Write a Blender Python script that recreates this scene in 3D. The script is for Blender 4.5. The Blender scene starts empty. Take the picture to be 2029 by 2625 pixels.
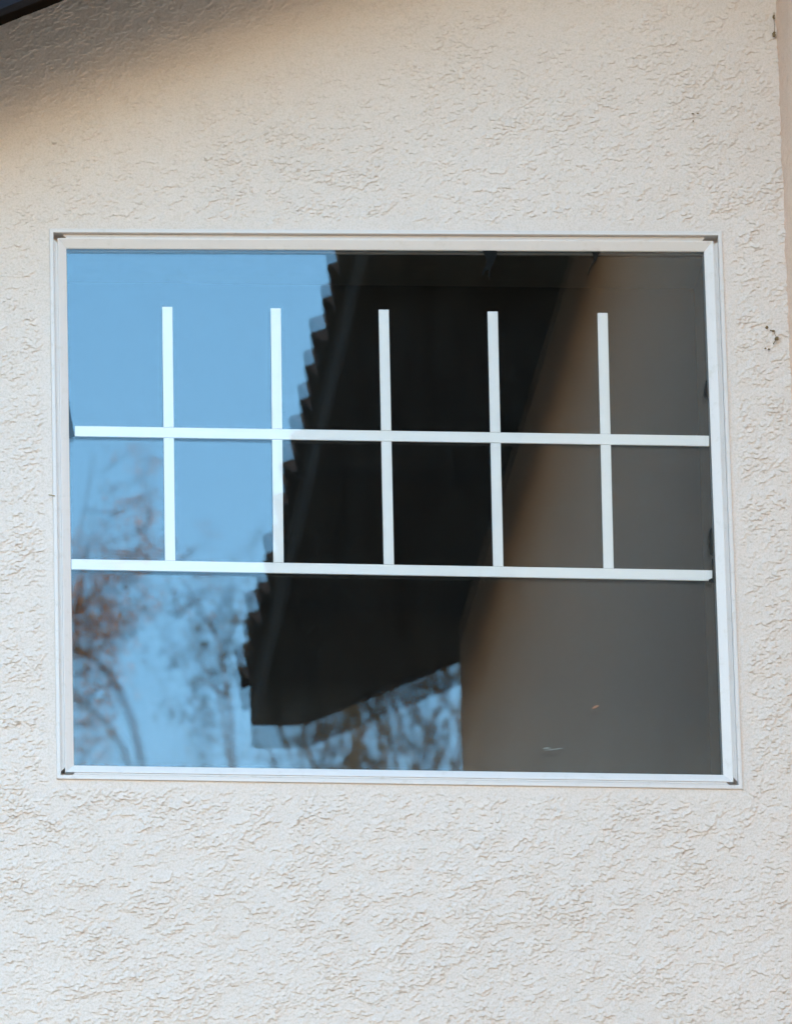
import bpy, bmesh, math, random
import numpy as np
from mathutils import Vector, Matrix

random.seed(7)
rng = np.random.default_rng(11)
scene = bpy.context.scene
COL = scene.collection
ZC = 8.4                      # height of the window's centre above the ground

# ------------------------------------------------------------------ camera
cam_data = bpy.data.cameras.new('camera')
cam = bpy.data.objects.new('camera', cam_data)
COL.objects.link(cam)
right = Vector((0.9957573, -0.0891288, -0.0228778))
down = Vector((0.0087547, 0.3392579, -0.9406527))
fwd = Vector((0.0916007, 0.9364615, 0.3385988))
m = Matrix((right, -down, -fwd)).transposed().to_4x4()
m.translation = Vector((-1.82855, -18.744224, ZC - 6.794252))
cam.matrix_world = m
cam_data.sensor_fit = 'VERTICAL'
cam_data.sensor_height = 36.0
cam_data.sensor_width = 36.0
cam_data.lens = 23313.37 / 2625 * 36.0
cam_data.clip_start = 0.1
cam_data.clip_end = 2000
cam_data.dof.use_dof = True
cam_data.dof.focus_distance = 20.0
cam_data.dof.aperture_fstop = 10.5
scene.camera = cam

# ------------------------------------------------------------------ sky, sun, exposure
SUN_EL, SUN_ROT = math.radians(27), math.radians(6)
world = bpy.data.worlds.new("World")
scene.world = world
world.use_nodes = True
wn = world.node_tree
sky = wn.nodes.new('ShaderNodeTexSky')
sky.sky_type = 'NISHITA'
sky.sun_disc = False
sky.sun_elevation = SUN_EL
sky.sun_rotation = SUN_ROT
sky.air_density = 1.0
sky.dust_density = 0.1
sky.ozone_density = 1.0
bg = wn.nodes['Background']
bg.inputs['Strength'].default_value = 0.12
hs = wn.nodes.new('ShaderNodeHueSaturation')
hs.inputs['Saturation'].default_value = 1.38
hs.inputs['Hue'].default_value = 0.484
wn.links.new(sky.outputs['Color'], hs.inputs['Color'])
wn.links.new(hs.outputs['Color'], bg.inputs['Color'])

sun_data = bpy.data.lights.new('sun', 'SUN')
sun_data.energy = 3.6
sun_data.angle = math.radians(0.53)
sun_data.color = (1.0, 0.93, 0.83)
sun = bpy.data.objects.new('sun', sun_data)
COL.objects.link(sun)
to_sun = Vector((math.sin(SUN_ROT) * math.cos(SUN_EL), math.cos(SUN_ROT) * math.cos(SUN_EL), math.sin(SUN_EL)))
sun.rotation_euler = to_sun.to_track_quat('Z', 'Y').to_euler()
sun.location = to_sun * 60

vs = scene.view_settings
vs.view_transform = 'Standard'
vs.look = 'None'
vs.gamma = 1.0
vs.use_curve_mapping = False
vs.exposure = 3.66
vs.use_white_balance = True
vs.white_balance_temperature = 7600
vs.white_balance_tint = 26
scene.cycles.max_bounces = 10
scene.cycles.transparent_max_bounces = 16

# ------------------------------------------------------------------ materials
def new_mat(name):
    mt = bpy.data.materials.new(name)
    mt.use_nodes = True
    nt = mt.node_tree
    return mt, nt, nt.nodes['Principled BSDF']

def noise(nt, scale, detail=4, rough=0.55, vec=None, dist=0.0):
    n = nt.nodes.new('ShaderNodeTexNoise')
    n.inputs['Scale'].default_value = scale
    n.inputs['Detail'].default_value = detail
    n.inputs['Roughness'].default_value = rough
    n.inputs['Distortion'].default_value = dist
    if vec is not None:
        nt.links.new(vec, n.inputs['Vector'])
    return n.outputs['Fac']

def ramp(nt, fac, stops):
    r = nt.nodes.new('ShaderNodeValToRGB')
    e = r.color_ramp.elements
    while len(e) < len(stops):
        e.new(0.5)
    for i, (p, c) in enumerate(stops):
        e[i].position = p
        e[i].color = (*c, 1)
    nt.links.new(fac, r.inputs['Fac'])
    return r.outputs['Color']

def mix(nt, fac, a, b, mode='MIX'):
    n = nt.nodes.new('ShaderNodeMix')
    n.data_type = 'RGBA'
    n.blend_type = mode
    for sock, v in ((n.inputs[0], fac), (n.inputs[6], a), (n.inputs[7], b)):
        if isinstance(v, (int, float)):
            sock.default_value = v
        elif isinstance(v, tuple):
            sock.default_value = (*v, 1)
        else:
            nt.links.new(v, sock)
    return n.outputs[2]

def bump(nt, bs, h, dist, strength=1.0, prev=None):
    b = nt.nodes.new('ShaderNodeBump')
    b.inputs['Distance'].default_value = dist
    b.inputs['Strength'].default_value = strength
    nt.links.new(h, b.inputs['Height'])
    if prev is not None:
        nt.links.new(prev, b.inputs['Normal'])
    nt.links.new(b.outputs['Normal'], bs.inputs['Normal'])
    return b.outputs['Normal']

def geo_pos(nt):
    return nt.nodes.new('ShaderNodeNewGeometry').outputs['Position']

CREAM = ((0.717, 0.580, 0.515), (0.755, 0.616, 0.552))
WARM_LIT = ((0.84, 0.583, 0.458), (0.88, 0.62, 0.495))  # same stucco as the window wall, the wing's warmer light put into its colour
def stucco_mat(name, coarse, tone=CREAM):
    mt, nt, bs = new_mat(name)
    p = geo_pos(nt)
    base = ramp(nt, noise(nt, 2.2, 5, 0.6, p), [(0.3, tone[0]), (0.7, tone[1])])
    speck = ramp(nt, noise(nt, 240, 3, 0.6, p), [(0.36, (0.90, 0.885, 0.85)), (0.56, (1, 1, 1))])
    col = mix(nt, 1.0, base, speck, 'MULTIPLY')
    # thin grime caught in the texture here and there
    g = ramp(nt, noise(nt, 26, 6, 0.7, p), [(0.62, (1, 1, 1)), (0.78, (0.90, 0.87, 0.82))])
    col = mix(nt, 1.0, col, g, 'MULTIPLY')
    nt.links.new(col, bs.inputs['Base Color'])
    bs.inputs['Roughness'].default_value = 0.93
    bs.inputs['Specular IOR Level'].default_value = 0.15
    n1 = bump(nt, bs, noise(nt, 380, 4, 0.7, p), 0.0011, 0.9)
    if coarse:
        st = ramp(nt, noise(nt, 55, 5, 0.6, p, 0.6), [(0.44, (0, 0, 0)), (0.52, (1, 1, 1))])
        bump(nt, bs, st, 0.002, 0.8, n1)
    return mt

def plain(name, col, rough=0.5, spec=0.4, var=0.06, scale=30, metal=0.0):
    mt, nt, bs = new_mat(name)
    p = geo_pos(nt)
    lo = tuple(c * (1 - var) for c in col)
    hi = tuple(min(1, c * (1 + var)) for c in col)
    c = ramp(nt, noise(nt, scale, 5, 0.6, p), [(0.3, lo), (0.7, hi)])
    nt.links.new(c, bs.inputs['Base Color'])
    r = nt.nodes.new('ShaderNodeMapRange')
    nt.links.new(noise(nt, scale * 2.3, 4, 0.6, p), r.inputs['Value'])
    r.inputs['To Min'].default_value = max(0, rough - 0.12)
    r.inputs['To Max'].default_value = min(1, rough + 0.12)
    nt.links.new(r.outputs['Result'], bs.inputs['Roughness'])
    bs.inputs['Specular IOR Level'].default_value = spec
    bs.inputs['Metallic'].default_value = metal
    return mt

def vinyl_mat(name, col, dirt):
    mt, nt, bs = new_mat(name)
    p = geo_pos(nt)
    a = ramp(nt, noise(nt, 9, 5, 0.6, p), [(0.3, tuple(c * 0.97 for c in col)), (0.7, col)])
    d = ramp(nt, noise(nt, 45, 6, 0.7, p), [(0.55, (1, 1, 1)), (0.75, dirt)])
    nt.links.new(mix(nt, 1.0, a, d, 'MULTIPLY'), bs.inputs['Base Color'])
    bs.inputs['Roughness'].default_value = 0.42
    bs.inputs['Specular IOR Level'].default_value = 0.4
    return mt

def glass_mat(name, k):
    mt = bpy.data.materials.new(name)
    mt.use_nodes = True
    nt = mt.node_tree
    nt.nodes.clear()
    out = nt.nodes.new('ShaderNodeOutputMaterial')
    mx = nt.nodes.new('ShaderNodeMixShader')
    tr = nt.nodes.new('ShaderNodeBsdfTransparent')
    tr.inputs['Color'].default_value = (0.995, 1.0, 0.998, 1)
    gl = nt.nodes.new('ShaderNodeBsdfGlossy')
    gl.inputs['Roughness'].default_value = 0.0
    fr = nt.nodes.new('ShaderNodeFresnel')
    fr.inputs['IOR'].default_value = 1.52
    ml = nt.nodes.new('ShaderNodeMath')
    ml.operation = 'MULTIPLY'
    ml.inputs[1].default_value = k
    nt.links.new(fr.outputs['Fac'], ml.inputs[0])
    nt.links.new(ml.outputs[0], mx.inputs['Fac'])
    nt.links.new(tr.outputs[0], mx.inputs[1])
    nt.links.new(gl.outputs[0], mx.inputs[2])
    # film of dust, heavier and streaky towards the bottom edge
    p = geo_pos(nt)
    sep = nt.nodes.new('ShaderNodeSeparateXYZ')
    nt.links.new(p, sep.inputs[0])
    mr = nt.nodes.new('ShaderNodeMapRange')
    nt.links.new(sep.outputs['Z'], mr.inputs['Value'])
    mr.inputs['From Min'].default_value = ZC - 0.615
    mr.inputs['From Max'].default_value = ZC - 0.40
    mr.inputs['To Min'].default_value = 0.022
    mr.inputs['To Max'].default_value = 0.003
    mp = nt.nodes.new('ShaderNodeMapping')
    mp.inputs['Scale'].default_value = (1.0, 1.0, 0.25)
    nt.links.new(p, mp.inputs['Vector'])
    dn = ramp(nt, noise(nt, 26, 6, 0.7, mp.outputs['Vector']), [(0.35, (0.2, 0.2, 0.2)), (0.7, (1, 1, 1))])
    dm = nt.nodes.new('ShaderNodeMath')
    dm.operation = 'MULTIPLY'
    nt.links.new(mr.outputs['Result'], dm.inputs[0])
    nt.links.new(dn, dm.inputs[1])
    df = nt.nodes.new('ShaderNodeBsdfDiffuse')
    df.inputs['Color'].default_value = (0.6, 0.52, 0.43, 1)
    m2 = nt.nodes.new('ShaderNodeMixShader')
    nt.links.new(dm.outputs[0], m2.inputs['Fac'])
    nt.links.new(mx.outputs[0], m2.inputs[1])
    nt.links.new(df.outputs[0], m2.inputs[2])
    nt.links.new(m2.outputs[0], out.inputs['Surface'])
    return mt

M_STUCCO = stucco_mat('stucco', False)
M_STUCCO_FAR = stucco_mat('stucco_coarse', True)
M_WARM_LIT = stucco_mat('stucco_warm_lit', False, WARM_LIT)
M_WARM_LIT_FAR = stucco_mat('stucco_warm_lit_coarse', True, WARM_LIT)
M_VINYL = vinyl_mat('white_vinyl', (0.75, 0.645, 0.60), (0.90, 0.88, 0.84))
M_VINYL_OLD = vinyl_mat('white_vinyl_worn', (0.67, 0.575, 0.535), (0.86, 0.83, 0.78))
M_GRID = plain('white_enamel', (0.76, 0.70, 0.68), 0.4, 0.4, 0.015, 12)
M_GLASS = glass_mat('window_glass', 0.70)
M_GLASS_IN = glass_mat('window_glass_coated', 0.84)
M_RUBBER = plain('black_butyl', (0.0025, 0.0025, 0.003), 0.8, 0.2, 0.3, 200)
M_SPACER = plain('grey_spacer', (0.10, 0.10, 0.10), 0.5, 0.4, 0.1, 60)
M_ROOM_DARK = plain('room_darkness', (0.003, 0.003, 0.0032), 0.9, 0.1, 0.15, 300)
M_TRIM = plain('dark_slate_paint', (0.013, 0.012, 0.015), 0.85, 0.1, 0.2, 9)
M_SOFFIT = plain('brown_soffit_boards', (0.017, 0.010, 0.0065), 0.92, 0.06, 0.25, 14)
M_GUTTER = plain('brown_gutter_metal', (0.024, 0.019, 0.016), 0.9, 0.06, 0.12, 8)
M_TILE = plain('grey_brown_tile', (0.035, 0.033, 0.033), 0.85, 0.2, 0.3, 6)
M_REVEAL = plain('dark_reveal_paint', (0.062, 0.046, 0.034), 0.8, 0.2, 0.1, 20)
M_MARK_O = plain('orange_mark', (0.30, 0.13, 0.075), 0.7, 0.2, 0.1, 80)
M_MARK_W = plain('grey_mark', (0.20, 0.205, 0.185), 0.7, 0.2, 0.1, 80)
M_DEBRIS = plain('brown_debris', (0.20, 0.135, 0.075), 0.9, 0.1, 0.4, 400)
M_STICK = plain('tan_twig', (0.42, 0.28, 0.13), 0.9, 0.1, 0.3, 400)

# ------------------------------------------------------------------ object helpers
def empty(name, loc):
    o = bpy.data.objects.new(name, None)
    o.location = loc
    o.empty_display_size = 0.3
    COL.objects.link(o)
    return o

def mesh_obj(name, verts, faces, mat, parent=None, smooth=False):
    me = bpy.data.meshes.new(name)
    me.from_pydata([tuple(v) for v in verts], [], faces)
    me.update()
    bm = bmesh.new()
    bm.from_mesh(me)
    bmesh.ops.recalc_face_normals(bm, faces=bm.faces)
    bm.to_mesh(me)
    bm.free()
    if smooth:
        me.polygons.foreach_set('use_smooth', [True] * len(me.polygons))
    me.materials.append(mat)
    return link(name, me, parent)

def link(name, me, parent=None):
    o = bpy.data.objects.new(name, me)
    COL.objects.link(o)
    if parent is not None:
        o.parent = parent
    return o

def tag(o, label, cat, group=None, kind=None):
    if label: o['label'] = label
    if cat: o['category'] = cat
    if group: o['group'] = group
    if kind: o['kind'] = kind

def box_vf(x0, x1, y0, y1, z0, z1):
    v = [(x, y, z) for x in (x0, x1) for y in (y0, y1) for z in (z0, z1)]
    f = [(0, 1, 3, 2), (4, 6, 7, 5), (0, 4, 5, 1), (2, 3, 7, 6), (0, 2, 6, 4), (1, 5, 7, 3)]
    return v, f

def prism(poly, d0, d1, axis='y'):
    """closed prism of a polygon given in (x,z) along y, or in (y,z) along x"""
    n = len(poly)
    if axis == 'y':
        v = [(a, d0, b) for a, b in poly] + [(a, d1, b) for a, b in poly]
    else:
        v = [(d0, a, b) for a, b in poly] + [(d1, a, b) for a, b in poly]
    f = [tuple(range(n)), tuple(range(2 * n - 1, n - 1, -1))]
    f += [(i, (i + 1) % n, n + (i + 1) % n, n + i) for i in range(n)]
    return v, f

def join(parts):
    V, F = [], []
    for v, f in parts:
        k = len(V)
        V += list(v)
        F += [tuple(i + k for i in q) for q in f]
    return V, F

def tube(pts, radii, sides=7):
    V, F = [], []
    n = len(pts)
    for i, p in enumerate(pts):
        p = Vector(p)
        d = (Vector(pts[min(i + 1, n - 1)]) - Vector(pts[max(i - 1, 0)]))
        d = d.normalized() if d.length > 1e-9 else Vector((0, 0, 1))
        a = d.orthogonal().normalized()
        b = d.cross(a)
        for k in range(sides):
            t = 2 * math.pi * k / sides
            V.append(p + (a * math.cos(t) + b * math.sin(t)) * radii[i])
    for i in range(n - 1):
        for k in range(sides):
            F.append((i * sides + k, i * sides + (k + 1) % sides, (i + 1) * sides + (k + 1) % sides, (i + 1) * sides + k))
    F.append(tuple(range(sides - 1, -1, -1)))
    F.append(tuple((n - 1) * sides + k for k in range(sides)))
    return V, F

# ------------------------------------------------------------------ ground
mt, nt, bs = new_mat('dry_lawn')
p = geo_pos(nt)
c = ramp(nt, noise(nt, 0.6, 8, 0.65, p), [(0.3, (0.05, 0.05, 0.03)), (0.55, (0.08, 0.075, 0.045)), (0.75, (0.12, 0.10, 0.07))])
nt.links.new(c, bs.inputs['Base Color'])
bs.inputs['Roughness'].default_value = 0.95
bump(nt, bs, noise(nt, 14, 6, 0.7, p), 0.03, 0.6)
g = mesh_obj('ground', [(-600, -600, 0), (600, -600, 0), (600, 600, 0), (-600, 600, 0)], [(0, 1, 2, 3)], mt)
tag(g, None, None, kind='structure')

# ------------------------------------------------------------------ house
house = empty('house', (0, 0, 0))
tag(house, 'cream stucco two-storey house with white window and dark tiled eaves', 'house')

XI = 0.893                    # inside corner where the side wing meets the window wall
PITCH = 0.44
def rake_z(x):                # underside of the gable roof over the window wall
    return ZC + 1.130 + PITCH * (x + 0.857)

# window outline corners (the old opening is a little out of square)
CTL, CTR = (-0.7519, 0.6425), (0.7501, 0.6542)
CBL, CBR = (-0.7482, -0.6412), (0.7498, -0.6554)
HW, HH = 0.75, 0.6483
def warp(u, v):
    s = (u + HW) / (2 * HW)
    t = (v + HH) / (2 * HH)
    x = (1 - t) * ((1 - s) * CBL[0] + s * CBR[0]) + t * ((1 - s) * CTL[0] + s * CTR[0])
    z = (1 - t) * ((1 - s) * CBL[1] + s * CBR[1]) + t * ((1 - s) * CTL[1] + s * CTR[1])
    return x, ZC + z

# --- stucco relief
def band(n, step, lx, lz, seed, ang=0.0):
    r = np.random.default_rng(seed)
    w = r.standard_normal((n, n))
    f = np.fft.fftfreq(n, step)
    fx, fz = np.meshgrid(f, f)
    ca, sa = math.cos(ang), math.sin(ang)
    a = (fx * ca + fz * sa) * lx
    b = (-fx * sa + fz * ca) * lz
    q = np.sqrt(a * a + b * b)
    filt = q * np.exp(-q * q * 0.9)
    o = np.real(np.fft.ifft2(np.fft.fft2(w) * filt))
    return o / o.std()

def sstep(a, b, x):
    t = np.clip((x - a) / (b - a), 0, 1)
    return t * t * (3 - 2 * t)

def ledges(mask, length, step, lean):
    """height that is full at the lower right edge of each dab of plaster and dies away up and to the left"""
    n = mask.shape[0]
    out = np.zeros_like(mask)
    prev = np.zeros(mask.shape[1])
    prevm = np.zeros(mask.shape[1])
    dec = math.exp(-step / length)
    acc = 0.0
    for i in range(n):
        acc += lean
        if acc >= 1.0:
            acc -= 1.0
            prev = np.roll(prev, -1)
            prevm = np.roll(prevm, -1)
        m_ = mask[i]
        h = np.maximum(m_ * np.clip(1 - prevm * 1.0, 0, 1), prev * dec) * np.clip(m_ * 1.5, 0, 1)
        out[i] = h
        prev, prevm = h, np.maximum(m_, prevm * 0.0)
    return out

def soft(h, k):
    for _ in range(k):
        h = 0.25 * np.roll(h, 1, 1) + 0.5 * h + 0.25 * np.roll(h, -1, 1)
    return h

def stucco_field(n, step, seed):
    B1 = band(n, step, 0.046, 0.034, seed, 0.45)
    B2 = band(n, step, 0.023, 0.017, seed + 1, 0.5)
    C = band(n, step, 0.0115, 0.0095, seed + 2, 0.45)
    D = band(n, step, 0.42, 0.30, seed + 3, 0.4)
    E = band(n, step, 0.0062, 0.0056, seed + 4)
    K = band(n, step, 0.11, 0.09, seed + 5, 0.3)
    K2 = band(n, step, 0.06, 0.045, seed + 6, 0.3)
    W = np.random.default_rng(seed + 20).standard_normal((n, n))
    rough = sstep(-0.9, 1.3, D + 0.4 * K)
    a1 = sstep(-0.9, 0.9, K2)
    a2 = sstep(-1.1, 0.7, K)
    f1 = B1 + 0.65 * B2 + 0.55 * C + 0.30 * E
    f2 = band(n, step, 0.029, 0.021, seed + 7, 0.5) + 0.7 * C + 0.55 * E
    f3 = band(n, step, 0.0125, 0.0115, seed + 8, 0.6) + 0.5 * C + 0.55 * E
    h = 0.0019 * (0.05 + 0.95 * a1) * ledges(sstep(-0.06, 0.06, f1 - 0.35), 0.014, step, 0.4)
    h += 0.0014 * (0.05 + 0.95 * a2) * (0.3 + 0.7 * rough) * ledges(sstep(-0.06, 0.06, f2 - 0.55), 0.009, step, 0.5)
    h += 0.0016 * (0.40 + 0.60 * rough * a2) * ledges(sstep(-0.08, 0.08, f3 - 0.62 + 0.3 * rough), 0.0045, step, 0.6)
    h = soft(h, 1)
    h -= 0.0010 * rough * sstep(1.4, 1.9, C + 0.5 * E)
    h += 0.00018 * C + 0.00018 * E + 0.0002 * B1 + 0.00005 * W + 0.0005 * K
    return h

def groove(U, V, pts, w, depth):
    d = np.full(U.shape, 1e9)
    for (x0, y0), (x1, y1) in zip(pts[:-1], pts[1:]):
        dx, dy = x1 - x0, y1 - y0
        t = np.clip(((U - x0) * dx + (V - y0) * dy) / (dx * dx + dy * dy), 0, 1)
        d = np.minimum(d, np.hypot(U - x0 - t * dx, V - y0 - t * dy))
    return depth * np.exp(-(d / w) ** 2)

def axis_steps(cuts, step):
    out = [cuts[0]]
    for a, b in zip(cuts[:-1], cuts[1:]):
        k = max(1, round((b - a) / step))
        out += [a + (b - a) * (i + 1) / k for i in range(k)]
    return np.array(out)

STEP = 0.0022
OPEN = 0.003                  # the opening is 3 mm inside the frame's outer edge
U1 = axis_steps([-0.98, -HW + OPEN, HW - OPEN, XI + 0.0], STEP)
V1 = axis_steps([-1.30, -HH + OPEN, HH - OPEN, 1.30], STEP)
UU, VV = np.meshgrid(U1, V1)
NF = 1260
field = stucco_field(NF, STEP, 21)
iu = np.clip(((UU + 0.98) / STEP).astype(int), 0, NF - 1)
iv = np.clip(((VV + 1.30) / STEP).astype(int), 0, NF - 1)
H = field[iv, iu]
# plaster is trowelled flat against the frame
dist = np.maximum(np.abs(UU) - HW, np.abs(VV) - HH)
near = sstep(0.0, 0.035, dist)
H = H * (0.25 + 0.75 * near) + 0.0012 * (1 - near)
jag = np.interp(UU, np.linspace(-1, 1, 160), rng.uniform(-1, 1, 160)) + np.interp(VV, np.linspace(-1.4, 1.4, 200), rng.uniform(-1, 1, 200))
for pts, w, dep in [
        ([(0.7500, -0.6483), (0.7680, -0.662), (0.7800, -0.668), (0.7957, -0.683), (0.8017, -0.687), (0.834, -0.684), (0.86, -0.692)], 0.0018, 0.0022),
        ([(-0.742, -0.648), (-0.722, -0.672), (-0.696, -0.684)], 0.0018, 0.0020),
        ([(-0.77, 0.6495), (-0.72, 0.6515), (-0.66, 0.650)], 0.0016, 0.0018),
        ([(-0.676, -0.735), (-0.674, -0.80), (-0.678, -0.835), (-0.72, -0.842)], 0.0013, 0.0014),
        ([(0.758, 0.30), (0.757, -0.1), (0.759, -0.45), (0.7535, -0.648)], 0.0012, 0.0012)]:
    H -= groove(UU, VV, pts, w, dep)
XX, ZZ = warp(UU, VV)
ZZ = ZZ - np.clip(H, -0.002, 0.0055) * 1.2 * near   # dragged slightly downwards, so lower edges are steep
XX[:, -1] = XI + 0.004
YY = -H
ny, nx = UU.shape
verts = np.stack([XX, YY, ZZ], -1).reshape(-1, 3).astype(np.float32)
idx = np.arange(ny * nx).reshape(ny, nx)
q = np.stack([idx[:-1, :-1], idx[:-1, 1:], idx[1:, 1:], idx[1:, :-1]], -1)
uc = 0.5 * (UU[:-1, :-1] + UU[1:, 1:])
vc = 0.5 * (VV[:-1, :-1] + VV[1:, 1:])
keep = ~((np.abs(uc) < HW - OPEN) & (np.abs(vc) < HH - OPEN))
keep &= (ZC + vc) < (ZC + 1.130 + PITCH * (uc + 0.857) + 0.04)
q = q[keep].astype(np.int32)

def fast_mesh(name, verts, quads, extra_v=(), extra_f=()):
    me = bpy.data.meshes.new(name)
    V = np.concatenate([verts, np.array(extra_v, np.float32).reshape(-1, 3)]) if len(extra_v) else verts
    nq = len(quads)
    k = len(verts)
    EF = np.array(extra_f, np.int32).reshape(-1, 4) + k if len(extra_f) else np.zeros((0, 4), np.int32)
    Q = np.concatenate([quads, EF]).astype(np.int32)
    me.vertices.add(len(V))
    me.vertices.foreach_set('co', V.ravel())
    me.loops.add(Q.size)
    me.loops.foreach_set('vertex_index', Q.ravel())
    me.polygons.add(len(Q))
    me.polygons.foreach_set('loop_start', np.arange(0, Q.size, 4, dtype=np.int32))
    me.polygons.foreach_set('use_smooth', np.ones(len(Q), bool))
    me.update(calc_edges=True)
    me.validate()
    return me

me = fast_mesh('wall', verts, q)
me.materials.append(M_STUCCO)
wall = link('wall', me, house)

# the rest of the window wall, round the detailed area
gx0, gx1 = -0.98, XI
gz0, gz1 = ZC - 1.30, ZC + 1.30
def xz_wall(x0, x1, z0, z1a, z1b, y0=0.0, y1=0.18):
    return prism([(x0, z0), (x1, z0), (x1, z1b), (x0, z1a)], y0, y1)
parts = [xz_wall(-7.0, gx0 + 0.004, 0, rake_z(-7), rake_z(gx0)),
         xz_wall(gx0 + 0.004, XI + 0.004, 0, gz0 + 0.012, gz0 + 0.012),
         ]
V, F = join(parts)
mesh_obj('wall', V, F, M_STUCCO_FAR, house)
V, F = box_vf(-7.0, -6.8, 0.18, 8, 0, rake_z(-7))
mesh_obj('wall', V, F, M_STUCCO_FAR, house)

# side wing wall: detailed strip next to the corner, plain beyond
WY = 7.155                    # wing comes this far towards the street
yw = axis_steps([0.0, 0.50], 0.005)
zw = axis_steps([-1.35, 1.35], 0.005)
YW, ZW = np.meshgrid(yw, zw)
f2 = stucco_field(560, 0.005, 77)
HWN = f2[np.clip(((ZW + 1.35) / 0.005).astype(int), 0, 559), np.clip((YW / 0.005).astype(int), 0, 559)]
v2 = np.stack([XI - HWN, -YW, ZC + ZW - HWN * 0.8], -1).reshape(-1, 3).astype(np.float32)
n2y, n2x = YW.shape
id2 = np.arange(n2y * n2x).reshape(n2y, n2x)
q2 = np.stack([id2[:-1, :-1], id2[1:, :-1], id2[1:, 1:], id2[:-1, 1:]], -1).reshape(-1, 4)
me = fast_mesh('wing_wall', v2, q2)
me.materials.append(M_WARM_LIT)
link('wing_wall', me, house)
WTOP = ZC + 2.15
EX = 0.285                    # outer face of the gutter
RX = 5.2                      # ridge of the wing
def wing_z(x):                # underside of the wing's roof
    return ZC + 1.95 + 0.43 * (x - 0.42)
parts = [prism([(XI, 0), (XI + 0.2, 0), (XI + 0.2, wing_z(XI + 0.2)), (XI, wing_z(XI))], -WY, -0.505),
         prism([(XI, 0), (XI + 0.2, 0), (XI + 0.2, ZC - 1.36), (XI, ZC - 1.36)], -0.505, 0.0),
         prism([(XI, ZC + 1.36), (XI + 0.2, ZC + 1.36), (XI + 0.2, wing_z(XI + 0.2)), (XI, wing_z(XI))], -0.505, 0.0),
         prism([(XI + 0.203, 0), (9.5, 0), (9.5, wing_z(XI)), (RX, wing_z(RX)), (XI + 0.203, wing_z(XI + 0.203))], -WY, -WY + 0.2),
         prism([(9.3, 0), (9.5, 0), (9.5, wing_z(XI)), (9.3, wing_z(XI) + 0.08)], -WY + 0.203, 8)]
V, F = join(parts)
mesh_obj('wing_wall', V, F, M_WARM_LIT_FAR, house)

# --- roofs
def slab(x0, x1, y0, y1, zf, th, n=1):
    return prism([(x0, zf(x0)), (x1, zf(x1)), (x1, zf(x1) + th), (x0, zf(x0) + th)], y0, y1)
OV = 0.50
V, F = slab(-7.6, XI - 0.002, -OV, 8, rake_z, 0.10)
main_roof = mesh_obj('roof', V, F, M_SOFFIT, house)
V, F = prism([(-7.6, rake_z(-7.6) - 0.180), (XI - 0.003, rake_z(XI) - 0.180), (XI - 0.003, rake_z(XI) + 0.13), (-7.6, rake_z(-7.6) + 0.13)], -OV - 0.045, -OV - 0.002)
mesh_obj('barge_board', V, F, M_TRIM, main_roof)
# narrow strip of metal over the barge board
V, F = prism([(-7.6, rake_z(-7.6) + 0.07), (XI - 0.004, rake_z(XI) + 0.07), (XI - 0.004, rake_z(XI) + 0.15), (-7.6, rake_z(-7.6) + 0.15)], -OV - 0.062, -OV - 0.047)
mesh_obj('roof_edge', V, F, M_GUTTER, main_roof)

RO = WY + 0.345               # rake end of the wing
def wing_down(x):
    return wing_z(RX) - 0.43 * (x - RX)
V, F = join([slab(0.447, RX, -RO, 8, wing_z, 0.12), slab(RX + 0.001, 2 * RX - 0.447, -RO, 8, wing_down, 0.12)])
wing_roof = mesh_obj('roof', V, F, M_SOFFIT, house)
V, F = join([prism([(0.447, wing_z(0.447) - 0.012), (RX, wing_z(RX) - 0.012), (RX, wing_z(RX) + 0.2), (0.447, wing_z(0.447) + 0.2)], -RO - 0.04, -RO - 0.002),
             prism([(RX + .001, wing_z(RX) - 0.012), (2 * RX - 0.447, wing_down(2 * RX - .447) - 0.012), (2 * RX - 0.447, wing_down(2 * RX - .447) + 0.2), (RX + .001, wing_z(RX) + 0.2)], -RO - 0.04, -RO - 0.002)])
mesh_obj('barge_board', V, F, M_TRIM, wing_roof)
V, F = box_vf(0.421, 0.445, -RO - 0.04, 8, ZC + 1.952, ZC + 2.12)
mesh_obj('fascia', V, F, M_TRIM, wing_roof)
# gutter: round-shouldered trough hung on the fascia
gz = ZC + 1.95
prof = [(0.419, gz + 0.115), (0.419, gz), (0.298, gz), (0.291, gz + 0.002), (0.287, gz + 0.007), (0.2855, gz + 0.015), (EX, gz + 0.05), (EX - 0.001, gz + 0.075), (EX - 0.002, gz + 0.098), (EX - 0.002, gz + 0.115),
        (EX + 0.005, gz + 0.115), (EX + 0.007, gz + 0.075), (EX + 0.007, gz + 0.05), (0.294, gz + 0.014), (0.302, gz + 0.008), (0.413, gz + 0.008), (0.413, gz + 0.115)]
V, F = prism(prof, -RO - 0.04, 0.0 - 0.003)
gut = mesh_obj('gutter', V, F, M_GUTTER, wing_roof)

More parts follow.
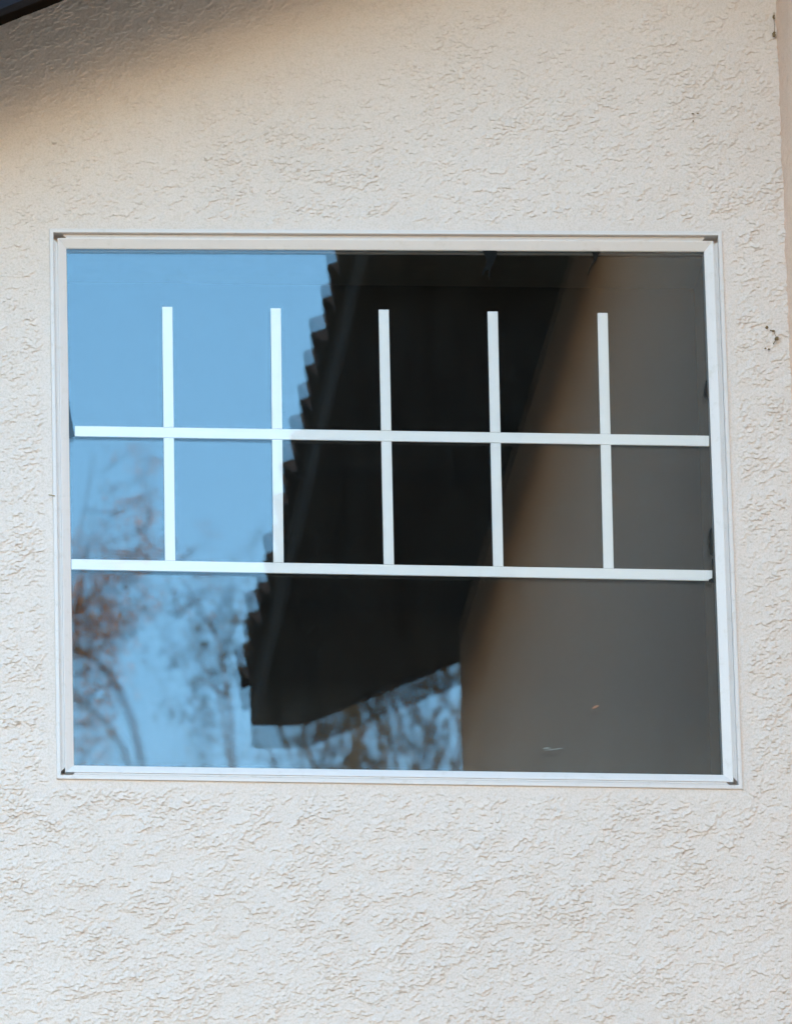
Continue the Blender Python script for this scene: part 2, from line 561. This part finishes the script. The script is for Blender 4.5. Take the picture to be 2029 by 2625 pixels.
# s-shaped clay tiles
def tile_mesh():
    W, L, th = 0.26, 0.44, 0.014
    prof = []
    for i in range(17):
        t = i / 16
        x = (t - 0.5) * W
        if t < 0.84:
            z = 0.068 * math.sin(math.pi * t / 0.84)
        else:
            z = -0.012 * math.sin(math.pi * (t - 0.84) / 0.16)
        prof.append((x, z))
    V, F = [], []
    n = len(prof)
    for (d, lift) in ((0, 0.018), (L, -0.004)):
        for x, z in prof: V.append((x, d, z + lift + th))
        for x, z in prof: V.append((x, d, z + lift))
    for i in range(n - 1):
        F += [(i, i + 1, 2 * n + i + 1, 2 * n + i), (n + i, 3 * n + i, 3 * n + i + 1, n + i + 1),
              (i, n + i, n + i + 1, i + 1), (2 * n + i, 2 * n + i + 1, 3 * n + i + 1, 3 * n + i)]
    F += [(0, 2 * n, 3 * n, n), (n - 1, 2 * n - 1, 4 * n - 1, 3 * n - 1)]
    return V, F
TV, TF = tile_mesh()
tile_me = None
ang = math.atan(0.43)
ncol = 30
for course in range(9):
    for k in range(ncol):
        d = course * 0.36
        x = 0.270 + d * math.cos(ang)
        z = wing_z(0.447) + 0.155 + 0.43 * (x - 0.447) + 0.012
        y = -RO - 0.03 + 0.13 + k * 0.26
        # tile axes: local y runs up the slope (+x), local x along the eave
        R = Matrix(((0, math.cos(ang), -math.sin(ang)), (-1, 0, 0), (0, math.sin(ang), math.cos(ang)))).to_4x4()
        R.translation = Vector((x, y, z)) + Vector((random.uniform(-.012, .012), random.uniform(-.004, .004), random.uniform(0, .006)))
        if tile_me is None:
            o = mesh_obj('tile', TV, TF, M_TILE, wing_roof, True)
            tile_me = o.data
        else:
            o = link('tile', tile_me, wing_roof)
        o.matrix_local = R @ Matrix.Rotation(random.uniform(-.015, .015), 4, 'Z')

# ------------------------------------------------------------------ window
def side_pts(e, y, side):
    """the two mitre points of a profile point (inset e, depth y) on one side"""
    a, b = HW - e, HH - e
    c = {'top': [(-a, b), (a, b)], 'right': [(a, b), (a, -b)], 'bottom': [(a, -b), (-a, -b)], 'left': [(-a, -b), (-a, b)]}[side]
    return c, y

def rail(prof, side, short0=0.0, short1=0.0):
    n = len(prof)
    V = []
    for end in (0, 1):
        for e, y in prof:
            c, _ = side_pts(e, y, side)
            p0, p1 = Vector(c[0]), Vector(c[1])
            d = (p1 - p0).normalized()
            p = p0 + d * short0 if end == 0 else p1 - d * short1
            x, z = warp(p.x, p.y)
            V.append((x, y, z))
    F = [tuple(range(n)), tuple(range(2 * n - 1, n - 1, -1))]
    F += [(i, (i + 1) % n, n + (i + 1) % n, n + i) for i in range(n)]
    return V, F

SIDES = ('top', 'right', 'bottom', 'left')
flange = [(-0.004, 0.03), (-0.0004, 0.004), (0.0002, -0.0052), (0.0010, -0.0062), (0.0086, -0.0062), (0.0094, -0.0052), (0.0094, 0.034), (0.030, 0.036), (0.030, 0.060), (-0.004, 0.060)]
V, F = join([rail(flange, s) for s in SIDES])
window = mesh_obj('window', V, F, M_VINYL_OLD, house)
bead = [(0.0190, 0.0046), (0.0196, 0.0038), (0.0212, 0.0040), (0.0382, 0.0160), (0.0390, 0.0170), (0.0390, 0.0450), (0.0190, 0.0450)]
for s in SIDES:
    V, F = rail(bead, s, 0.0004 if s in ('top', 'bottom') else 0.0, 0.0004 if s in ('top', 'bottom') else 0.0)
    mesh_obj('sash_rail', V, F, M_VINYL, window)
stop = [(0.0097, 0.0064), (0.0101, 0.0058), (0.0138, 0.0054), (0.0142, 0.0064), (0.0147, 0.0054), (0.0184, 0.0052), (0.0188, 0.0062), (0.0188, 0.030), (0.0097, 0.030)]
for s, a, b_ in (('top', 0.020, 0.026), ('bottom', 0.016, 0.022), ('left', 0.011, 0.011), ('right', 0.011, 0.011)):
    V, F = rail(stop, s, a, b_)
    mesh_obj('frame_stop', V, F, M_VINYL_OLD, window)
sp = [(0.0345, 0.0212), (0.0402, 0.0212), (0.0402, 0.0300), (0.0345, 0.0300)]
V, F = join([rail(sp, s) for s in SIDES])
mesh_obj('spacer', V, F, M_SPACER, window)

def pane(y, th, inset, mat, tilt):
    a, b = HW - inset, HH - inset
    V = []
    for dy in (0, th):
        for (u, v) in ((-a, -b), (a, -b), (a, b), (-a, b)):
            x, z = warp(u, v)
            V.append((x, y + dy - tilt * v, z))
    F = [(0, 1, 2, 3), (7, 6, 5, 4), (0, 4, 5, 1), (1, 5, 6, 2), (2, 6, 7, 3), (3, 7, 4, 0)]
    return mesh_obj('pane', V, F, mat, window)
pane(0.0175, 0.003, 0.034, M_GLASS, 0.0)
pane(0.0355, 0.003, 0.034, M_GLASS_IN, 0.0052)

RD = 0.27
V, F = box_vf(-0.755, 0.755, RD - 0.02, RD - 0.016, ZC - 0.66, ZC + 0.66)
mesh_obj('dark_room_sheet', V, F, M_ROOM_DARK, window)  # black sheet in place of the room, its darkness put into the colour
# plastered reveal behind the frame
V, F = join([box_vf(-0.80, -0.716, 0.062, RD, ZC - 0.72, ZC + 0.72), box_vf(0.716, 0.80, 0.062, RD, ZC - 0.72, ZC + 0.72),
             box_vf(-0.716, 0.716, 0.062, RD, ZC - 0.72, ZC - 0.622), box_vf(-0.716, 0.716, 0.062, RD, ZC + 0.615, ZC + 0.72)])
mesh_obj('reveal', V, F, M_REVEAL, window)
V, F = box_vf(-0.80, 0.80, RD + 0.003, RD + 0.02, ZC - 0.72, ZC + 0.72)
mesh_obj('back_panel', V, F, M_ROOM_DARK, window)

# loose colonial grid between the panes
GY0, GY1 = 0.0243, 0.0290
def bar(c):
    V = [(x, GY0, ZC + z) for x, z in c] + [(x, GY1, ZC + z) for x, z in c]
    F = [(0, 1, 2, 3), (7, 6, 5, 4), (0, 4, 5, 1), (1, 5, 6, 2), (2, 6, 7, 3), (3, 7, 4, 0)]
    o = mesh_obj('muntin', V, F, M_GRID, window)
    bv = o.modifiers.new('bevel', 'BEVEL')
    bv.width = 0.0006
    bv.segments = 2
    return o
b1 = [(-0.6985, 0.1631), (0.7073, 0.1541), (0.7081, 0.1785), (-0.6981, 0.1873)]
b2 = [(-0.7099, -0.1482), (0.7036, -0.1623), (0.7044, -0.1381), (-0.7097, -0.1242)]
bar(b1); bar(b2)
def lerp_edge(p, q_, x):
    t = (x - p[0]) / (q_[0] - p[0])
    return p[1] + t * (q_[1] - p[1])
hw = 0.0113
for xt, zt, xb in ((-0.4900, 0.4711, -0.4924), (-0.2492, 0.4705, -0.2540), (-0.0089, 0.4699, -0.0110), (0.2339, 0.4683, 0.2304), (0.4795, 0.4678, 0.4744)):
    zb1t = lerp_edge(b1[3], b1[2], xt)
    zb1b = lerp_edge(b1[0], b1[1], xt)
    zb2t = lerp_edge(b2[3], b2[2], xb)
    def xm(z): return xb + (xt - xb) * (z + 0.13) / (zt + 0.13)
    gap = 0.0005
    z0 = zb1t + gap
    bar([(xm(z0) - hw, z0), (xm(z0) + hw, z0), (xt + hw, zt), (xt - hw, zt)])
    z0, z1 = zb2t + gap, zb1b - gap
    bar([(xm(z0) - hw, z0), (xm(z0) + hw, z0), (xm(z1) + hw, z1), (xm(z1) - hw, z1)])

# slumped black sealant hanging from the spacer
def strip(poly, name='sealant_strip'):
    V, F = prism([(x, ZC + z) for x, z in poly], 0.0190, 0.0225)
    mesh_obj(name, V, F, M_RUBBER, window)
strip([(-0.716, 0.262), (-0.7118, 0.2545), (-0.7092, 0.232), (-0.7062, 0.205), (-0.7024, 0.188), (-0.7028, 0.180), (-0.7008, 0.172), (-0.6990, 0.1625), (-0.7050, 0.158), (-0.7161, 0.157)])
strip([(0.7075, 0.3080), (0.7040, 0.3050), (0.7002, 0.285), (0.6985, 0.272), (0.7015, 0.2655), (0.7075, 0.264)])
strip([(0.7055, -0.040), (0.7005, -0.046), (0.6980, -0.062), (0.7003, -0.074), (0.6982, -0.082), (0.7006, -0.101), (0.7055, -0.104)])
strip([(0.7055, -0.112), (0.7028, -0.115), (0.7037, -0.138), (0.7030, -0.158), (0.6945, -0.162), (0.6952, -0.1665), (0.7055, -0.168)])
strip([(0.2150, 0.611), (0.2470, 0.611), (0.2452, 0.596), (0.2405, 0.588), (0.2388, 0.580), (0.2330, 0.572), (0.2302, 0.563), (0.2298, 0.553), (0.2280, 0.541), (0.2262, 0.553), (0.2268, 0.564),
       (0.2228, 0.566), (0.2172, 0.561), (0.2150, 0.552), (0.2120, 0.556), (0.2155, 0.566), (0.2210, 0.575), (0.2222, 0.588), (0.2205, 0.598)])
strip([(0.4600, 0.611), (0.4770, 0.611), (0.4715, 0.599), (0.4690, 0.592), (0.4640, 0.587), (0.4585, 0.580), (0.4540, 0.571), (0.4505, 0.558), (0.4490, 0.558), (0.4520, 0.572), (0.4566, 0.582), (0.4628, 0.590), (0.4636, 0.599)])
# small thin marks on the glass
def glass_mark(pts, w, mat):
    n = len(pts)
    pl = [(x, z + w * (0.3 + 0.7 * math.sin(math.pi * i / (n - 1)))) for i, (x, z) in enumerate(pts)] + [(x, z - w * (0.3 + 0.7 * math.sin(math.pi * i / (n - 1)))) for i, (x, z) in reversed(list(enumerate(pts)))]
    V, F = prism([(x, ZC + z) for x, z in pl], 0.0171, 0.0174)
    mesh_obj('glass_mark', V, F, mat, window)
glass_mark([(0.4270, -0.4640), (0.4340, -0.4605), (0.4425, -0.4575)], 0.0032, M_MARK_O)
glass_mark([(0.3147, -0.5575), (0.3250, -0.5560), (0.3350, -0.5562)], 0.0016, M_MARK_W)
glass_mark([(0.3180, -0.5610), (0.3350, -0.5600), (0.3500, -0.5575), (0.3600, -0.5560)], 0.0012, M_MARK_W)

# ------------------------------------------------------------------ small things on the wall
def lumps(items):
    """a few rough lumps: (x, z, rx, rz)"""
    bm = bmesh.new()
    for x, z, rx, rz in items:
        r = bmesh.ops.create_icosphere(bm, subdivisions=2, radius=1.0)
        for v in r['verts']:
            n = 1 + random.uniform(-.25, .25)
            v.co = Vector((x + v.co.x * rx * n, -0.003 + v.co.y * min(rx, rz) * 0.8 * n, z + v.co.z * rz * n))
    V = [v.co.copy() for v in bm.verts]
    bm.verts.index_update()
    F = [tuple(v.index for v in f.verts) for f in bm.faces]
    bm.free()
    return V, F

def place(name, VF, mat, x, y, z, label, cat):
    o = mesh_obj(name, VF[0], VF[1], mat, None, True)
    o.location = (x, y, z)
    tag(o, label, cat)
    return o

o = place('dead_insect', join([lumps([(0, 0, 0.0042, 0.0056), (0.001, 0.0052, 0.003, 0.003)]), tube([(0.001, -0.004, 0.006), (0.002, -0.005, 0.022), (0.0012, -0.004, 0.034), (0.0022, -0.003, 0.056)], [0.0006] * 4, 5), lumps([(0.0012, 0.044, 0.0028, 0.006)])]), M_DEBRIS,
          0.884, -0.006, ZC + 1.130, 'small dark speck hanging on a thread near the upper right corner of the wall', 'debris')
o = place('debris_clump', join([lumps([(0.0062, -0.008, 0.0052, 0.0042), (-0.0005, 0.010, 0.0032, 0.0026), (-0.015, 0.018, 0.0032, 0.004), (-0.006, 0.011, 0.0025, 0.0016), (-0.001, -0.020, 0.0016, 0.002)]),
                               tube([(0.0055, -0.004, -0.009), (0.001, -0.005, -0.017), (-0.0015, -0.004, -0.021)], [0.0011, 0.0009, 0.0007], 5),
                               tube([(0.0, -0.004, 0.010), (0.002, -0.005, 0.002), (0.0055, -0.004, -0.007)], [0.0005] * 3, 5),
                               lumps([(-0.012, -0.034, 0.0030, 0.0025), (-0.020, -0.032, 0.0022, 0.002)])]), M_DEBRIS,
          0.8570, -0.004, ZC + 0.407, 'brown clump of debris stuck in the stucco to the right of the window', 'debris')
o = place('dirt_speck', lumps([(-0.006, 0, 0.0032, 0.0016), (0.005, 0.0005, 0.0028, 0.0015), (-0.006, -0.018, 0.0018, 0.0016)]), M_DEBRIS,
          0.700, -0.0045, ZC + 0.9366, 'pair of tiny dark dirt specks on the stucco above the window\'s right end', 'dirt')
o = place('dry_twig', tube([(-0.0075, 0, 0.0015), (-0.001, -0.001, 0), (0.0065, 0, -0.0012)], [0.0008, 0.0013, 0.0010], 6), M_STICK,
          -0.752, -0.0085, ZC + 0.0118, 'short tan dry twig stuck against the left edge of the window frame', 'twig')

# ------------------------------------------------------------------ trees across the street
def bark_mat(name, col):
    return plain(name, col, 0.9, 0.1, 0.35, 12)
def leaf_mat(name, stops):
    mt, nt, bs = new_mat(name)
    p = geo_pos(nt)
    c = ramp(nt, noise(nt, 5.0, 3, 0.6, p), stops)
    nt.links.new(c, bs.inputs['Base Color'])
    bs.inputs['Roughness'].default_value = 0.7
    bs.inputs['Specular IOR Level'].default_value = 0.2
    return mt

def poly_at(pts, t):
    n = len(pts) - 1
    k = min(int(t * n), n - 1)
    return Vector(pts[k]).lerp(Vector(pts[k + 1]), t * n - k)

def make_tree(name, label, base, limbs, clusters, bark, leafm, leaf, free_limbs):
    """limbs: (points, r0, r1); clusters: (centre, spread, twigs, leaves per twig)"""
    root = empty(name, base)
    B = Vector(base)
    parts = []
    lv, lf = [], []
    def leaves_at(p, n, spread):
        for _ in range(n):
            q_ = p + Vector((random.gauss(0, spread), random.gauss(0, spread), random.gauss(0, spread)))
            a = Vector((random.gauss(0, 1), random.gauss(0, 1), random.gauss(0, 1))).normalized()
            b_ = a.orthogonal().normalized()
            s = leaf * random.uniform(0.6, 1.3)
            k = len(lv)
            lv.extend([q_ - a * s, q_ - b_ * s * 0.45, q_ + a * s, q_ + b_ * s * 0.45])
            lf.append((k, k + 1, k + 2, k + 3))
    def twig(p, d, length, r):
        pts = [p]
        for i in range(5):
            d = (d + Vector((random.gauss(0, .35), random.gauss(0, .35), random.gauss(0, .3)))).normalized()
            pts.append(pts[-1] + d * length / 5)
        parts.append(tube(pts, [r * (1 - 0.16 * i) for i in range(6)], 5))
        return pts
    for pts, r0, r1 in limbs:
        pts = [Vector(p) - B for p in pts]
        n = len(pts)
        parts.append(tube(pts, [r0 + (r1 - r0) * i / (n - 1) for i in range(n)], 9))
    for c, spread, nt_, nl in clusters:
        c = Vector(c) - B
        for _ in range(nt_):
            p = c + Vector((random.gauss(0, spread), random.gauss(0, spread * 1.5), random.gauss(0, spread * .8)))
            d = Vector((random.gauss(0, 1), random.gauss(0, 1), random.gauss(0.4, .6))).normalized()
            pts = twig(p, d, random.uniform(.18, .45), 0.006)
            for q_ in pts[1:]:
                leaves_at(q_, nl, 0.035)
    for (z0, z1, cnt, reach) in free_limbs:
        for _ in range(cnt):
            z = random.uniform(z0, z1)
            a = random.uniform(0, 2 * math.pi)
            L = reach * random.uniform(.5, 1)
            p0 = Vector((0, 0, z))
            p1 = p0 + Vector((math.cos(a) * L * .5, math.sin(a) * L * .5, L * .35))
            p2 = p0 + Vector((math.cos(a) * L, math.sin(a) * L, L * .45))
            if (p2 + B).z > 15.6 and 0.3 < (p2 + B).x < 3.3: continue
            parts.append(tube([p0, p1, p2], [0.07, 0.04, 0.015], 6))
            for i in range(14):
                q_ = poly_at([p0, p1, p2], random.uniform(.3, 1)) + Vector((random.gauss(0, .25), random.gauss(0, .25), random.gauss(0, .2)))
                if (q_ + B).z > 15.7 and 0.3 < (q_ + B).x < 3.3: continue
                for t in twig(q_, Vector((random.gauss(0, 1), random.gauss(0, 1), .4)).normalized(), .5, .008)[1:]:
                    leaves_at(t, 4, .07)
    V, F = join(parts)
    mesh_obj('trunk', V, F, bark, root, True)
    mesh_obj('crown', lv, lf, leafm, root)
    tag(root, label, 'tree', 'trees reflected in the window glass')
    return root

BK1 = bark_mat('dark_bark', (0.038, 0.034, 0.026))
BK2 = bark_mat('grey_bark', (0.06, 0.056, 0.045))
LF1 = leaf_mat('autumn_leaves', [(0.3, (0.08, 0.04, 0.012)), (0.5, (0.20, 0.10, 0.032)), (0.7, (0.40, 0.22, 0.12))])
LF2 = leaf_mat('olive_leaves', [(0.3, (0.03, 0.04, 0.02)), (0.7, (0.07, 0.08, 0.04))])
LF3 = leaf_mat('brown_leaves', [(0.3, (0.025, 0.024, 0.012)), (0.7, (0.08, 0.07, 0.03))])
make_tree('maple_tree', 'autumn tree with orange brown leaves and curved limb, reflected at the window\'s lower left', (1.9, -25, 0),
          [([(1.9, -25, 0), (1.85, -25, 6), (1.6, -25, 11), (1.28, -25, 14.5)], .16, .04),
           ([(1.28, -25, 14.5), (1.16, -25, 15.6), (1.08, -25, 16.01), (1.03, -25, 16.15), (0.96, -25, 16.27), (0.86, -25, 16.37), (0.77, -25, 16.41), (0.55, -25, 16.5), (0.2, -25, 17.0)], .026, .016),
           ([(0.80, -25, 16.4), (0.82, -25, 16.6), (0.80, -25, 16.85), (0.86, -25, 17.2), (0.90, -25, 17.45)], .009, .004),
           ([(0.86, -25, 16.37), (0.95, -25, 16.62), (1.08, -25, 16.75), (1.25, -25, 16.9)], .007, .004),
           ([(0.78, -25, 16.4), (0.70, -25, 16.7), (0.74, -25, 16.95)], .009, .004)],
          [((.80, -25, 16.56), .06, 20, 6), ((.92, -25, 16.70), .06, 16, 5), ((.82, -25, 16.84), .08, 16, 4), ((1.02, -25, 16.78), .08, 11, 4), ((.86, -25, 16.00), .07, 8, 4), ((.90, -25, 17.3), .03, 2, 4), ((1.12, -25, 17.33), .03, 2, 4), ((1.2, -25, 16.92), .08, 4, 3), ((.84, -25, 16.12), .08, 6, 4)],
          BK1, LF1, .020, [(8, 14, 10, 3.0)])
make_tree('olive_tree', 'thin tree with sparse dark green leaves, reflected left of the dark eave', (2.0, -25.6, 0),
          [([(2.0, -25.6, 0), (1.9, -25.6, 7), (1.72, -25.6, 13), (1.66, -25.6, 15.2)], .11, .026),
           ([(1.66, -25.6, 15.2), (1.64, -25.6, 15.9), (1.62, -25.6, 16.3), (1.57, -25.6, 16.65), (1.47, -25.6, 16.85), (1.38, -25.6, 17.0)], .019, .006),
           ([(1.60, -25.6, 16.35), (1.50, -25.6, 16.42), (1.42, -25.6, 16.52)], .008, .004),
           ([(1.57, -25.6, 16.62), (1.66, -25.6, 16.75), (1.72, -25.6, 16.92)], .009, .004)],
          [((1.47, -25.6, 16.84), .06, 8, 4), ((1.58, -25.6, 16.78), .06, 7, 4), ((1.42, -25.6, 16.45), .05, 4, 3), ((1.48, -25.6, 16.30), .05, 3, 3), ((1.45, -25.6, 16.12), .12, 3, 3)],
          BK2, LF2, .022, [(8, 14, 10, 2.6)])
limbs3 = [([(2.6, -26, 0), (2.55, -26, 8), (2.45, -26, 13), (2.40, -26, 15.6)], .15, .06)]
for i in range(22):
    x0 = random.uniform(2.1, 2.8)
    limbs3.append(([(2.42, -26, 15.2), (x0, -26, 15.8), (x0 + random.uniform(-.2, .2), -26, 16.25), (x0 + random.uniform(-.35, .35), -26, 16.75)], .022, .007))
make_tree('bare_tree', 'twiggy brown tree with few leaves, reflected under the gable end', (2.6, -26, 0), limbs3,
          [((random.uniform(2.0, 2.85), -26, random.uniform(15.9, 16.65)), .08, 4, 2) for _ in range(46)],
          BK1, LF3, .02, [(8, 14, 10, 3.0)])


# big unseen trees added on the left only to block the low sky
wr = random.Random(5)
LFW = leaf_mat('skyblock_leaves', [(0.3, (0.12, 0.085, 0.035)), (0.5, (0.22, 0.13, 0.05)), (0.7, (0.28, 0.17, 0.08))])
for i, (cx, cy, h, r, lab) in enumerate([(-9.5, -5.5, 15.5, 3.4, 'added unseen tree blocking low sky, nearest the house'),
                                         (-10.5, -12.0, 16.5, 3.8, 'added unseen tree blocking low sky, the tallest'),
                                         (-11.0, -19.0, 15.0, 3.6, 'added unseen tree blocking low sky, farthest from the house')]):
    root = empty('skyblock_tree', (cx, cy, 0))
    lv, lf = [], []
    for _ in range(5200):
        u = wr.random() ** 0.4
        a, b = wr.uniform(0, 2 * math.pi), math.acos(wr.uniform(-1, 1))
        ph = 0.72 + 0.28 * math.sin(3 * a + cx) * math.sin(2.3 * b + cy)
        p_ = Vector((r * u * ph * math.cos(a) * math.sin(b), r * u * ph * math.sin(a) * math.sin(b), h * 0.60 + h * 0.40 * u * ph * math.cos(b)))
        d1 = Vector((wr.gauss(0, 1), wr.gauss(0, 1), wr.gauss(0, 1))).normalized()
        d2 = d1.orthogonal().normalized()
        s_ = wr.uniform(0.10, 0.26)
        k = len(lv)
        lv.extend([p_ - d1 * s_, p_ - d2 * s_ * .7, p_ + d1 * s_, p_ + d2 * s_ * .7])
        lf.append((k, k + 1, k + 2, k + 3))
    mesh_obj('crown', lv, lf, LFW, root)
    V, F = join([tube([(0, 0, 0), (0.1, 0.05, 3), (0, 0.1, 7), (0.1, 0, h * .75)], [.28, .22, .15, .05], 9)] +
                [tube([(0.05, 0, 4 + k), (math.cos(k * 2.1) * 1.2, math.sin(k * 2.1) * 1.2, 5.6 + k), (math.cos(k * 2.1) * 2.4, math.sin(k * 2.1) * 2.4, 6.6 + k)], [.1, .07, .02], 6) for k in range(6)])
    mesh_obj('trunk', V, F, BK1, root, True)
    tag(root, lab, 'tree', 'unseen trees added to block low sky')
